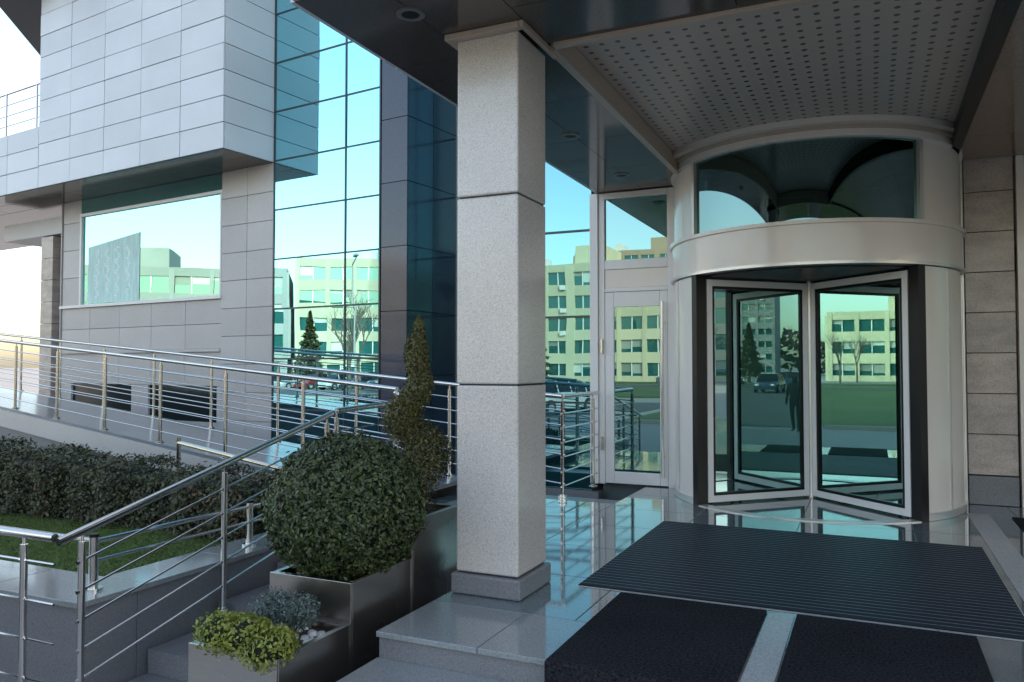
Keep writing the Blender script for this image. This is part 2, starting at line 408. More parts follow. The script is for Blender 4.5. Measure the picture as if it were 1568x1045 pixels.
b.arc(CX, CY, .0, 1.32, 2.30, 2.34, -180, 180, M['black'], 90)
b.arc(CX, CY, 1.33, 1.44, .001, .008, -46, 46, M['alu_s'], 40)
b.done()
b = B('drum_window', rd)
b.arcsheet(CX, CY, 1.40, 2.72, 3.48, -46, 46, M['drumg'], 40); b.done(recalc=False)
b = B('door_wings', rd); gb = B('wing_glass', rd)
for k in range(4):
    a = D2R(45+90*k); d = Vector((math.sin(a), -math.cos(a), 0)); t = Vector((math.cos(a), math.sin(a), 0))
    c = Vector((CX, CY, 0))
    def bar(r0, r1, z0, z1, th, mat):
        b.obox(c+d*r0-t*th/2+Vector((0,0,z0)), d*(r1-r0), t*th, Vector((0,0,z1-z0)), mat)
    bar(.045, .105, .02, 2.28, .045, M['white']); bar(1.245, 1.31, .02, 2.28, .045, M['white'])
    bar(.106, 1.244, .02, .085, .045, M['white']); bar(.106, 1.244, 2.215, 2.28, .045, M['white'])
    bar(1.311, 1.335, .02, 2.28, .02, M['black'])
    bar(.106, .135, .086, 2.214, .03, M['black']); bar(1.215, 1.244, .086, 2.214, .03, M['black'])
    bar(.136, 1.214, .086, .115, .03, M['black']); bar(.136, 1.214, 2.185, 2.214, .03, M['black'])
    p0 = c+d*.12; p1 = c+d*1.23
    gb.quad([p0+Vector((0,0,.1)), p1+Vector((0,0,.1)), p1+Vector((0,0,2.2)), p0+Vector((0,0,2.2))], M['wing'])
b.tube((CX, CY, .0), (CX, CY, 2.3), .042, M['alu_s'], 20)
b.done(); gb.done(recalc=False, smooth=False)
b = B('added_reflecting_pane', rd)  # added glass pane, put behind the wings to mirror the street
b.quad([(-2.3, 10.65, 0), (.85, 10.65, 0), (.85, 10.65, 2.38), (-2.3, 10.65, 2.38)], M['added_pane'])
for x in (-1.62, .35): b.box(x-.02, x+.02, 10.61, 10.64, 0, 2.38, M['tealw'])
b.done(recalc=False, smooth=False)

# ------------------------------------------------------------------ main building behind entrance
mb = empty('main_office_building')
b = B('upper_mass', mb)
b.box(-4.28, 60, 9.30, 34, 4.35, 16, M['mull']); b.box(-15, -4.30, 14, 34, -.6, 16, M['mull'])  # unseen length to the right, extended so its shadow covers the front
b.panels((-4.3, 9.28, 3.66), (1,0,0), (0,0,1), (0,-1,0), frange(0, 30, 1.3), frange(0, 12, .9), M['curtain'], th=.02, gap=.03)
b.box(1.4, 60, 9.3, 34, -.6, 4.3, M['mull'])
b.done(smooth=False)
b = B('lobby_room', mb)
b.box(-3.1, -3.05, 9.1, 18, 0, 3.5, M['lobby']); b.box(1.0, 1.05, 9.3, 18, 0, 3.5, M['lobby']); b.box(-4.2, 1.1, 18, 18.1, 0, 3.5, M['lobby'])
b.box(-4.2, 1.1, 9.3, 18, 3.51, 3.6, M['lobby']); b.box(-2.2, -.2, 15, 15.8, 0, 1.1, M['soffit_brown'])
b.done(smooth=False)
b = B('side_door', mb)
yw = 9.0
def fr(x0, x1, z0, z1, m='white', y0=yw-.03, y1=yw+.05): b.box(x0, x1, y0, y1, z0, z1, M[m])
fr(-3.075, -2.975, 0, 3.47, 'white', yw-.06)
fr(-2.972, -2.90, 0, 3.47); fr(-2.14, -2.04, 0, 3.47); fr(-2.898, -2.142, 3.40, 3.47)
fr(-2.898, -2.142, 2.55, 2.66); fr(-2.898, -2.142, 2.33, 2.548, 'alu', yw-.015); fr(-2.898, -2.142, 2.28, 2.328)
fr(-2.898, -2.79, .012, 2.276, 'white', yw-.02); fr(-2.235, -2.145, .012, 2.276, 'white', yw-.02)
fr(-2.788, -2.237, 2.10, 2.276, 'white', yw-.02); fr(-2.788, -2.237, .012, .15, 'white', yw-.02)
b.tube((-2.19, yw-.085, .12), (-2.19, yw-.085, 2.15), .017, M['steel'])
for z in (.35, 1.9): b.tube((-2.19, yw-.085, z), (-2.19, yw-.02, z), .011, M['steel'])
b.tube((-2.93, yw-.05, 1.55), (-2.93, yw-.05, 1.72), .016, M['steel']); b.tube((-2.93, yw-.05, .4), (-2.93, yw-.05, .56), .016, M['steel'])
b.quad([(-2.79, yw, .15), (-2.236, yw, .15), (-2.236, yw, 2.1), (-2.79, yw, 2.1)], M['entryg'])
b.quad([(-2.9, yw+.01, 2.66), (-2.14, yw+.01, 2.66), (-2.14, yw+.01, 3.4), (-2.9, yw+.01, 3.4)], M['entryg'])
b.done(bevel=.003, smooth=True)
b = B('entrance_glazing', mb)
xs = [-4.3, -3.08]; zs = [-.1, .95, 2.0, 3.05, 4.1, 5.15, 6.2, 7.3, 8.4]
for i in range(len(xs)-1):
    for j in range(len(zs)-1):
        b.quad([(xs[i], yw+.02, zs[j]), (xs[i+1], yw+.02, zs[j]), (xs[i+1], yw+.02, zs[j+1]), (xs[i], yw+.02, zs[j+1])], M['curtain'])
for z in zs: b.box(-4.3, -3.08, yw-.0, yw+.015, z-.012, z+.012, M['mull'])
b.box(-4.36, -4.3, yw-.01, yw+.06, -.1, 8.4, M['alu_s'])
for j in range(len(zs)-1): b.quad([(-4.31, yw+.06, zs[j]), (-4.31, 14, zs[j]), (-4.31, 14, zs[j+1]), (-4.31, yw+.06, zs[j+1])], M['curtain'])
b.box(-4.36, -2.98, yw-.05, yw+.1, -.6, -.1, M['granite_mid'])
b.done(recalc=False, smooth=False)
b = B('stone_pilaster', mb)
b.box(.90, 1.30, 9.24, 9.6, .0, 4.3, M['joint'])
b.panels((.875, 9.235, .30), (1,0,0), (0,0,1), (0,-1,0), [0, .44], frange(0, 3.28, .41), M['granite_pink'], th=.035, gap=.007)
b.panels((.875, 9.235, .0), (1,0,0), (0,0,1), (0,-1,0), [0, .44], [0, .295], M['granite_mid'], th=.05)
b.tube((.845, 9.12, .0), (.845, 9.12, 3.5), .018, M['alu_s'])
b.box(1.33, 1.40, 9.15, 9.3, 0, 3.5, M['alu'])
b.quad([(1.40, 9.22, .3), (3.4, 9.22, .3), (3.4, 9.22, 3.5), (1.4, 9.22, 3.5)], M['entryg'])
b.panels((3.4, 9.235, .0), (1,0,0), (0,0,1), (0,-1,0), frange(0, 20, .9), frange(0, 3.5, .41), M['granite_pink'], th=.035, gap=.007)
b.done(bevel=.003, smooth=False)

# ------------------------------------------------------------------ left wing building (local frame s, n, z)
lw = empty('stone_and_glass_office_building')
P0 = (-7.09, 10.42, 0); ES = (-.9936, .1132); EN = (-.1132, -.9936)
def LB(name): return B(name, lw).frame(P0, ES, EN)
b = LB('core')
b.box(-.50, 2.44, -8, -.06, -.6, 14, M['mull']); b.box(2.45, 9.05, -8, -.12, -.6, 14, M['lobby'])
b.box(2.50, 8.02, -.10, 1.04, 5.02, 14, M['joint']); b.box(8.03, 18, -3, 1.04, 5.02, 6.20, M['joint'])
b.done(smooth=False)
b = LB('dark_pier')
zz = [z*1.02+.22 for z in range(-1, 15)]
b.panels((-.54, -.04, 0), (1,0,0), (0,0,1), (0,1,0), [0, .53], zz, M['granite_dark'], th=.04, gap=.012)
b.panels((-.50, -.02, 0), (0,-1,0), (0,0,1), (-1,0,0), [0, .65, 1.3], zz, M['granite_dark'], th=.04, gap=.012)
b.box(-.56, -.50, -1.40, -1.32, -.6, 14, M['alu_s'])
b.panels((-.50, -1.46, 0), (-1,0,0), (0,0,1), (0,1,0), [0, 1.0, 2.0], zz, M['curtain'], th=.02, gap=.03)
b.done(smooth=False)
b = LB('curtain_wall')
ss = [0, .75, 2.44]; z0 = 3.26
zs = [z0+.87*k for k in range(-5, 13)]
for i in range(2):
    for j in range(len(zs)-1):
        t = [random.uniform(-.0022, .0022) for _ in range(3)]
        b.quad([(ss[i], t[0], zs[j]), (ss[i+1], t[1], zs[j]), (ss[i+1], t[1]+t[2], zs[j+1]), (ss[i], t[0]+t[2], zs[j+1])], M['curtain'])
for z in zs: b.box(0, 2.44, -.02, .008, z-.014, z+.014, M['mull'])
for s_ in (.012, .75, 2.43): b.box(s_-.014, s_+.014, -.03, .014, -.9, 14, M['mull'])
b.done(recalc=False, smooth=False)
b = LB('stone_facade')
b.panels((2.45, -.05, -.6), (1,0,0), (0,0,1), (0,1,0), [0, .68, 1.37], frange(0, 5.58, .5), M['granite'], th=.05, jit=.001)
b.panels((3.82, -.10, -.6), (1,0,0), (0,0,1), (0,1,0), frange(0, 5.28, 1.05), [0, .5, .95], M['granite'], th=.07, jit=.001)
b.panels((3.82, -.10, 1.72), (1,0,0), (0,0,1), (0,1,0), frange(0, 5.28, 1.05), [0, .46, .92], M['granite'], th=.07, jit=.001)
b.panels((3.82, -.10, 1.02), (1,0,0), (0,0,1), (0,1,0), frange(0, 5.28, 1.05), [0, .64], M['granite'], th=.07, jit=.001)
b.box(3.82, 9.12, -.10, .02, 1.66, 1.72, M['granite']); b.box(3.80, 9.12, -.10, .03, 2.64, 2.70, M['white'])
b.panels((8.42, -.10, 2.70), (1,0,0), (0,0,1), (0,1,0), [0, .68], [0, .6, 1.2, 1.8, 2.28], M['granite'], th=.07)
b.panels((9.12, 0, -.6), (0,-1,0), (0,0,1), (1,0,0), frange(0, 3, 1), frange(0, 5.58, .5), M['granite'], th=.03)
b.box(3.82, 8.42, -.10, -.03, 4.66, 4.98, M['tealw'])
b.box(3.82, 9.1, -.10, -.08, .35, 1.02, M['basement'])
for s_, w_ in ((3.82, .12), (6.0, .55), (8.7, .42)): b.box(s_, s_+w_, -.075, -.03, .352, 1.018, M['granite'])
b.panels((9.55, -.55, -.6), (1,0,0), (0,0,1), (0,1,0), [0, .48], frange(0, 4.9, .5), M['granite_pink'], th=.5)
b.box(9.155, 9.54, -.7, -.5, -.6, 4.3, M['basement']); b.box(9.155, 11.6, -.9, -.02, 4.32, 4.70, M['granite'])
b.done(bevel=.003, smooth=False)
b = LB('picture_window')
b.quad([(3.84, -.045, 2.70), (8.40, -.045, 2.70), (8.40, -.045, 4.64), (3.84, -.045, 4.64)], M['windowg'])
b.box(3.82, 8.42, -.07, -.0, 4.60, 4.66, M['white']); b.box(8.36, 8.42, -.07, -.0, 2.705, 4.595, M['white']); b.box(3.83, 3.87, -.07, -.0, 2.705, 4.595, M['white'])
b.done(recalc=False, smooth=False)
b = LB('window_banner')
b.prism([(6.35, -.036), (8.15, -.036), (8.15, -.040), (6.35, -.040)], 2.72, [4.10, 3.92, 3.92, 4.10], M['banner'])
for i in range(4):
    x = 6.7+i*.36
    for k in range(26):
        z = 2.84+k*.04; xx = x+.05*math.sin(k*1.1+i)+random.uniform(-.02, .02)
        b.box(xx, xx+random.uniform(.03, .12), -.036, -.033, z, z+.022, M['bannerw'])
b.done(smooth=False)
b = LB('overhanging_block')
us = frange(0, 5.61, 1.12)
rows = frange(0, 8.8, .44)
b.panels((2.45, 1.05, 4.98), (1,0,0), (0,0,1), (0,1,0), us, rows, M['granite_block'], th=.03, gap=.012, jit=.004)
b.panels((2.48, 1.05, 4.98), (0,-1,0), (0,0,1), (-1,0,0), [0, 1.06], rows, M['granite_block'], th=.03, gap=.012, jit=.003)
b.panels((8.06, 1.05, 4.98), (1,0,0), (0,0,1), (0,1,0), frange(0, 9.6, 1.2), [0, .42, .83, 1.25], M['granite_block'], th=.03, gap=.012, jit=.003)
b.panels((8.04, 1.05, 6.23), (0,-1,0), (0,0,1), (1,0,0), [0, 1.1, 2.2, 3.3, 4.4], frange(0, 7.6, .44), M['granite_block'], th=.03, gap=.01)
b.panels((2.48, -.02, 4.98), (1,0,0), (0,1,0), (0,0,1), frange(0, 15.5, 1.12), [0, .53, 1.06], M['soffit'], th=.035, gap=.008)
b.box(9.1, 18, -3, -.03, 4.98, 5.01, M['soffit'])
b.done(bevel=.003, smooth=False)
b = B('upper_eave', lw); b.prism([(-15.4, 8.8), (-20, 14.3), (-14, 14.3), (-14.5, 10.6)], 9.0, 9.35, M['roofdark']); b.done(smooth=False)
b = LB('terrace_railing')
for k in range(8): b.tube((8.4+k*1.2, .95, 6.23), (8.4+k*1.2, .95, 7.2), .02, M['steel'])
for z in (6.5, 6.72, 6.95): b.tube((8.1, .95, z), (17, .95, z), .01, M['steel'], 6)
b.tube((8.1, .95, 7.2), (17, .95, 7.2), .025, M['steel'])
b.done()

# ------------------------------------------------------------------ ramp
def rz(x): return .03+.074*(-2.95-x)
def ny(x): return 6.42+.19*(-4.2-x)
def fy(x): return 7.75+.1754*(-2.95-x)
b = B('access_ramp_pavement')
XR = frange(-17.0, -4.2, 1.28)
for i in range(len(XR)-1):
    x0, x1 = XR[i]+.003, XR[i+1]
    for (ya, yb) in ((lambda x: ny(x)-.02, lambda x: (ny(x)+fy(x))/2-.002), (lambda x: (ny(x)+fy(x))/2+.002, lambda x: fy(x)+.02)):
        b.prism([(x0, ya(x0)), (x1, ya(x1)), (x1, yb(x1)), (x0, yb(x0))], [rz(x0)-.04, rz(x1)-.04, rz(x1)-.04, rz(x0)-.04],
                [rz(x0), rz(x1), rz(x1), rz(x0)], M['rampfloor'])
x0, x1 = -17, -4.2
b.prism([(x0, ny(x0)-.06), (x1, ny(x1)-.06), (x1, ny(x1)+.1), (x0, ny(x0)+.1)], [rz(x0)-.30, rz(x1)-.30]*1+[rz(x1)-.30, rz(x0)-.30], [rz(x0)-.042, rz(x1)-.042, rz(x1)-.042, rz(x0)-.042], M['granite'])
b.prism([(x0, ny(x0)-.0), (x1, ny(x1)-.0), (x1, fy(x1)-.11), (x0, fy(x0)-.11)], -.6, [rz(x0)-.31, rz(x1)-.31, rz(x1)-.31, rz(x0)-.31], M['granite_mid'])
b.prism([(x0, fy(x0)-.1), (x1, fy(x1)-.1), (x1, fy(x1)+.03), (x0, fy(x0)+.03)], -.6, [rz(x0)-.042, rz(x1)-.042, rz(x1)-.042, rz(x0)-.042], M['granite_mid'])
b.done(smooth=False)

# ------------------------------------------------------------------ railings
def railing(name, pts, h=1.0, bars=5, posts=None, spacing=1.4, zlow=.18, ztop=.85, r=.024, ext=None):
    b = B(name)
    V = [Vector(p) for p in pts]; up = Vector((0,0,1))
    for i in range(len(V)-1):
        p, q = V[i], V[i+1]; L = (q-p).length
        b.tube(p+up*h, q+up*h, r, M['steel'], 14)
        for k in range(bars):
            z = zlow+(ztop-zlow)*k/(bars-1); b.tube(p+up*z, q+up*z, .0075, M['steel'], 7)
        n = max(1, round(L/spacing))
        ts = [k/n for k in range(n+1)] if posts is None else posts[i]
        for t in ts:
            c = p.lerp(q, t)
            b.tube(c, c+up*(h-.06), .021, M['steel'], 12); b.tube(c+up*(h-.07), c+up*h, .009, M['steel'], 8)
            b.tube(c, c+up*.012, .05, M['steel'], 16); b.tube(c+up*.012, c+up*.03, .03, M['steel'], 12)
            for k in range(bars):
                z = zlow+(ztop-zlow)*k/(bars-1)
                d = (q-p).normalized(); b.tube(c+up*z-d*.03, c+up*z+d*.03, .012, M['steel'], 8)
    if ext:
        a = V[0]+up*h; d = (V[0]-V[1]).normalized(); b.tube(a, a+d*ext, r, M['steel'], 14)
    return b.done()
railing('stair_handrail', [(-4.12, 3.08, -.565), (-4.12, 5.36, -.02)], h=1.02, posts=[[0, .475, .97]], ext=.15)
railing('landing_handrail', [(-4.12, 5.42, 0), (-3.95, 6.36, .05), (-4.2, 6.44, .12)], h=1.02, spacing=.9)
x0, x1 = -4.2, -16.4
railing('ramp_handrail', [(x0, ny(x0)+.05, rz(x0)), (x1, ny(x1)+.05, rz(x1))], h=1.05, bars=6, spacing=1.45, zlow=.14, ztop=.9)
x0 = -2.95
railing('ramp_handrail', [(x0, fy(x0)-.06, rz(x0)), (x1, fy(x1)-.06, rz(x1))], h=1.05, bars=6, spacing=1.5, zlow=.14, ztop=.9)
railing('landing_handrail', [(-2.95, 7.69, 0), (-2.95, 8.85, 0)], h=1.08, bars=6, posts=[[0, .85]], zlow=.14, ztop=.9)
railing('lower_handrail', [(-4.2, 2.97, -.57), (-7.5, 2.97, -.57)], h=1.0, posts=[[.08, .5, 1]], bars=4)
# ------------------------------------------------------------------ garden wall, grass, hedge
b = B('garden_wall')
b.box(-4.62, -4.29, 3.605, 5.95, -.61, -.037, M['granite_mid']); b.box(-14, -4.29, 3.22, 3.60, -.61, -.037, M['granite_mid'])
b.panels((-4.66, 3.65, -.035), (1,0,0), (0,1,0), (0,0,1), [0, .40], [0, .78, 1.55, 2.3], M['floor_light'], th=.035, gap=.004)
b.panels((-14, 3.17, -.035), (1,0,0), (0,1,0), (0,0,1), frange(0, 9.74, .9), [0, .48], M['floor_light'], th=.035, gap=.004)
b.done(bevel=.004, smooth=False)
b = B('low_wall_rail')
for p in [(-4.44, 3.4), (-4.44, 4.75), (-5.9, 3.42), (-7.4, 3.42)]:
    b.tube((*p, 0), (*p, .33), .028, M['steel'], 14); b.tube((*p, 0), (*p, .015), .055, M['steel'], 16); b.tube((*p, .33), (*p, .35), .03, M['black'], 14)
b.tube((-4.44, 3.4, .30), (-4.44, 5.6, .30), .016, M['steel']); b.tube((-4.44, 3.4, .18), (-4.44, 5.6, .18), .010, M['steel'])
b.tube((-4.44, 3.42, .30), (-9, 3.42, .30), .016, M['steel'])
b.tube((-7.4, 6.75, .50), (-5.0, 6.25, .30), .025, M['steel']); b.tube((-7.4, 6.75, .2), (-7.4, 6.75, .56), .025, M['steel'])
b.done()
b = B('garden_grass'); b.quad([(-14, 3.58, -.16), (-4.6, 3.58, -.16), (-4.6, 6.5, -.16), (-14, 8.0, -.16)], M['grass']); b.done(smooth=False, recalc=False)
n = 30000
P = np.stack([rng.uniform(-10, -4.7, n), rng.uniform(3.7, 5.3, n), np.full(n, -.145)], 1)
leaves('grass_blades', P, np.tile([1., .3, .2], (n, 1)), .022, M['grass'], aspect=.15)

hd = empty('clipped_hedge')
def hedge(x0, x1, y0, y1, z0, zl, zr, n, leaf, size):
    """box hedge with slightly rounded, uneven faces"""
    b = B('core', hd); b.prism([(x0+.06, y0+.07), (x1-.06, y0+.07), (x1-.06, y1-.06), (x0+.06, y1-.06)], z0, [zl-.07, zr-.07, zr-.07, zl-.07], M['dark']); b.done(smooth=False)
    t = rng.uniform(0, 1, n); X = x0+(x1-x0)*rng.uniform(0, 1, n); Z = np.zeros(n); Y = np.zeros(n); N = np.zeros((n, 3))
    top = zl+(zr-zl)*(X-x0)/(x1-x0)
    A = t < .5; Bm = (t >= .5) & (t < .93); C = t >= .93
    Y[A] = y0; Z[A] = z0+(top[A]-z0)*rng.uniform(0, 1, A.sum()); N[A] = (0, -1, .2)
    Y[Bm] = rng.uniform(y0, y1, Bm.sum()); Z[Bm] = top[Bm]; N[Bm] = (0, -.2, 1)
    X[C] = x1; Y[C] = rng.uniform(y0, y1, C.sum()); Z[C] = z0+(zr-z0)*rng.uniform(0, 1, C.sum()); N[C] = (1, 0, .2)
    w = .045*np.sin(X*5.3)+.04*np.sin(X*13+1)+.025*np.sin(Z*19+X*7)+.02*np.sin(Y*11)
    P = np.stack([X, Y, Z], 1)+N*(w[:, None]+rng.normal(0, .028, (n, 1)))
    edge = (Z > top-.08) & A; P[edge, 1] += .05*(Z[edge]-top[edge]+.08)/.08
    leaves('leaves', P, N, size, leaf, hd)
hedge(-13.5, -4.95, 5.35, 6.15, -.2, .56, .30, 42000, M['leafh'], .022)
hedge(-13.5, -9.6, 4.7, 5.33, -.2, .40, .38, 9000, M['leafh'], .022)
n = 1800
P = np.stack([rng.uniform(-12, -4.9, n), rng.uniform(5.27, 5.33, n), rng.uniform(-.18, .30, n)], 1)
P = P[(np.sin(P[:, 0]*3.1)+np.sin(P[:, 0]*1.3+1)) > .5]
leaves('dry_leaves', P, np.tile([0, -1., .4], (len(P), 1)), .022, M['leafdry'], hd)

# ------------------------------------------------------------------ planters
def planter(x0, x1, y0, y1, z0, z1):
    b = B('steel_planter'); w = .012
    b.box(x0, x1, y0, y0+w, z0, z1, M['brushed']); b.box(x0, x1, y1-w, y1, z0, z1, M['brushed'])
    b.box(x0, x0+w, y0+w+.001, y1-w-.001, z0, z1-.001, M['brushed']); b.box(x1-w, x1, y0+w+.001, y1-w-.001, z0, z1-.001, M['brushed'])
    b.box(x0+w, x1-w, y0+w, y1-w, z0, z0+.02, M['brushed'])
    for (xa, xb, ya, yb) in ((x0, x1, y0+w, y0+.035), (x0, x1, y1-.035, y1-w), (x0+w, x0+.035, y0+.036, y1-.036), (x1-.035, x1-w, y0+.036, y1-.036)):
        b.box(xa+.002, xb-.002, ya, yb, z1-.012, z1-.001, M['brushed'])
    b.quad([(x0+w, y0+w, z1-.05), (x1-w, y0+w, z1-.05), (x1-w, y1-w, z1-.05), (x0+w, y1-w, z1-.05)], M['soil'])
    for x in (x0+.08, x1-.06):
        for y in (y0+.08, y1-.08):
            b.tube((x, y, -.57), (x, y, z0), .022, M['steel'], 12); b.tube((x, y, -.57), (x, y, -.555), .045, M['steel'], 14)
    b.done(bevel=.002, smooth=False)
planter(-3.11, -2.55, 2.914, 3.487, -.47, .023)
planter(-3.11, -2.551, 3.49, 4.097, -.468, .235)
planter(-3.11, -2.55, 4.10, 4.70, -.47, .46)

bb = empty('boxwood_ball_topiary')
c = np.array([-2.82, 3.80, .575]); R = np.array([.44, .44, .405])
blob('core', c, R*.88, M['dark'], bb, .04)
S = sph(23000)
w = 1+.045*np.sin(S[:,0]*9+1)*np.sin(S[:,1]*8)*np.sin(S[:,2]*9+.5)+.04*np.sin(S[:,0]*23)*np.sin(S[:,2]*21)+.035*np.sin(S[:,1]*31+1)*np.sin(S[:,2]*27+S[:,0]*9)+rng.normal(0, .03, len(S))
leaves('leaves', c+S*R*w[:, None], S, .0135, M['leafb'], bb)
b = B('stem', bb); b.tube((c[0], c[1], .18), (c[0], c[1], .35), .03, M['bark']); b.done()

sp_ = empty('spiral_topiary')
b = B('trunk', sp_); b.tube((-2.74, 4.40, .4), (-2.71, 4.40, 1.6), .022, M['bark'], 8, .008); b.done()
n = 24000; t = rng.uniform(0, 1, n)**1.3
turns = 2.3; ang = 2*math.pi*turns*t+2.6
hgt = .50+t*1.12; rad = (1-t)*.12+.015; br = (1-t)**1.2*.16+.062*(1-t**6)
cc = np.stack([-2.73+rad*np.cos(ang), 4.40+rad*np.sin(ang), hgt], 1)
S = sph(n); k = rng.uniform(.7, 1.1, (n, 1))
P = cc+S*np.stack([br, br, br*.8], 1)*k
leaves('foliage', P, S, .012, M['leafs'], sp_, .45)
t = rng.uniform(0, 1, 5000); rr = .09*np.sqrt(1-t)*(.5+.5*np.minimum(1, t*5)); S = sph(5000); S[:, 2] *= .4
leaves('tip', np.stack([-2.70+t*.01, np.full(5000, 4.40), 1.30+t*.42], 1)+S*rr[:, None]*rng.uniform(.7, 1.1, (5000, 1)), S, .012, M['leafs'], sp_, .45)

yb = empty('golden_shrub')
for i in range(9):
    c = np.array([-2.80+random.uniform(-.2, .2), 3.0+random.uniform(-.10, .12), .05+random.uniform(-.02, .05)]); r = random.uniform(.085, .13)
    S = sph(900); leaves('clump', c+S*r*rng.uniform(.6, 1.08, (900, 1))*np.array([1, 1, .8]), S, .012, M['leafy'], yb)
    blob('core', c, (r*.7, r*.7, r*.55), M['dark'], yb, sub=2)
gs = empty('grey_juniper_shrub')
for i in range(8):
    c = np.array([-2.86+random.uniform(-.2, .18), 3.34+random.uniform(-.08, .09), .08+random.uniform(-.02, .06)]); r = random.uniform(.06, .10)
    S = sph(700); leaves('clump', c+S*r*rng.uniform(.4, 1.25, (700, 1)), S, .012, M['leafg'], gs, .3)
b = B('white_pebbles')
for i in range(60):
    x, y = random.uniform(-3.05, -2.60), random.uniform(3.1, 3.45); r = random.uniform(.012, .03)
    b.tube((x, y, -.03), (x, y, -.03+r*.7), r, M['stonew'], 8, r*.7)
b.done()

# ------------------------------------------------------------------ opposite side of the street
def office(name, o, ex, ey, L, H, dep, floors, bay, wall, gl, top=True):
    b = B(name).frame(o, ex, ey)
    b.box(0, L, -dep, -.25, 0, H, gl); b.box(-.1, L+.1, -dep-.1, -.3, H-.2, H+.5, wall)
    fh = H/floors
    b.box(-.3, 0, -dep, .02, 0, H, wall); b.box(L, L+.3, -dep, .02, 0, H, wall)
    for f in range(floors+1):
        z = f*fh; b.box(0, L, -.3, 0, max(0, z-.55), min(z+.75, H+.5), wall)
    nb = int(L/bay)
    for i in range(nb+1):
        x = i*L/nb; w = .55 if i % 4 else 1.1; b.box(max(0, x-w/2), min(L, x+w/2), -.28, .06, 0, H+.3, wall)
        if i < nb:
            b.box(x+L/nb/2-.06, x+L/nb/2+.06, -.26, -.12, 0, H, M['white'])
            for f in range(floors):
                for hlf in (0, 1):
                    if random.random() < .35:
                        xa = x+.3+hlf*(L/nb/2-.2); zt = (f+1)*fh-.56
                        b.box(xa, xa+L/nb/2-.4, -.249, -.235, zt-random.uniform(.3, 1.3), zt, M['blind'])
                if random.random() < .08: b.box(x+.6, x+1.3, .0, .32, f*fh+.15, f*fh+.65, M['white'])
    if top:
        b.box(L*.35, L*.5, -dep*.7, -2, H, H+3, wall); b.box(L*.7, L*.74, -dep*.5, -2, H, H+2.2, M['white'])
    return b.done(smooth=False)
office('cream_office_building', (-52, -72, -.6), (-.629, .777), (.777, .629), 40, 14.6, 14, 5, 3.4, M['cream2'], M['tealw'])
office('grey_office_building', (-78, -40, -.6), (-.629, .777), (.777, .629), 40, 13.2, 14, 4, 4.2, M['greyr'], M['tealw'])
office('cream_office_building', (-22, -76, -.6), (-1, 0), (0, 1), 26, 14.5, 14, 5, 3.2, M['cream'], M['tealw'])
office('cream_office_building', (4, -92, -.6), (-1, 0), (0, 1), 21, 8.5, 12, 3, 3.4, M['cream'], M['tealw'])
office('cream_office_building', (60, -150, -.6), (-1, 0), (0, 1), 29, 9, 14, 3, 4.5, M['cream'], M['tealw'], False)
office('grey_apartment_building', (25, -140, -.6), (-1, 0), (0, 1), 9, 17, 10, 7, 3, M['greyr'], M['tealw'], False)
office('ochre_apartment_building', (-24, -130, -.6), (-1, 0), (0, 1), 30, 24, 14, 8, 3.2, M['brickr'], M['tealw'])
office('grey_apartment_building', (-115, -25, -.6), (-.45, .893), (.893, .45), 60, 19, 14, 7, 3.4, M['whiter'], M['tealw'])
office('grey_apartment_building', (90, -60, -.6), (0, -1), (-1, 0), 60, 20, 14, 7, 3.4, M['greyr'], M['tealw'])
office('cream_apartment_building', (90, 40, -.6), (0, -1), (-1, 0), 50, 13, 14, 4, 3.4, M['cream'], M['tealw'])

def tree_mesh():
    b = B('bare_tree_mesh')
    def rec(p, d, L, r, lev):
        q = p+d*L; b.tube(p, q, r, M['bark'], 5 if lev < 2 else 3, r*.7)
        if lev >= 5: return
        for i in range(3 if lev < 4 else 2):
            nd = (d+Vector((random.uniform(-1, 1), random.uniform(-1, 1), random.uniform(-.15, .7)))*.62).normalized()
            rec(p+d*L*random.uniform(.65, 1), nd, L*random.uniform(.6, .8), r*.58, lev+1)
    rec(Vector((0, 0, 0)), Vector((0, 0, 1)), 2.4, .14, 0)
    ob = b.done(smooth=False, recalc=False); me = ob.data; bpy.data.objects.remove(ob); return me
tms = [tree_mesh() for _ in range(3)]
def tree(x, y, s=1):
    o = bpy.data.objects.new('bare_tree', random.choice(tms)); scene.collection.objects.link(o)
    o.location = (x, y, -.6); o.scale = (s, s, s*random.uniform(.9, 1.2)); o.rotation_euler = (0, 0, random.uniform(0, 6))
for i in range(12): tree(-30-random.uniform(0, 40), -42-random.uniform(0, 25), random.uniform(.8, 1.3))
for (x, y) in [(-48, -24), (-55, -30), (-60, -20), (-44, -36), (-66, -26), (-70, -14), (-40, -18)]: tree(x, y, random.uniform(1, 1.3))
for i in range(14): tree(random.uniform(-20, 60), -random.uniform(70, 85), random.uniform(.7, 1.0))
for i in range(8): tree(random.uniform(40, 80), random.uniform(-30, 25), random.uniform(.8, 1.3))
def conifer(x, y, h, r):
    b = B('conifer_tree'); b.tube((x, y, -.6), (x, y, h*.9), .2, M['bark'], 8, .03); trunk = b.done()
    n = 5000; t = rng.uniform(0, 1, n); a = rng.uniform(0, 6.28, n); rr = (1-t)*r*rng.uniform(.5, 1, n)*(1+.25*np.sin(t*60))
    leaves('needles', np.stack([x+rr*np.cos(a), y+rr*np.sin(a), .4+t*h-.2*rr], 1), np.tile([0, .3, 1.], (n, 1)), .2, M['leafh'], trunk, .5)
for q in [(-34, -50, 8.2, 2.3), (-26.5, -44, 6, 1.8), (-66, -34, 7, 2), (12, -78, 6, 1.8)]: conifer(*q)
n = 9000; X = rng.uniform(-300, 300, n); H = 5+2.5*np.sin(X*.13)+1.5*np.sin(X*.41+2)
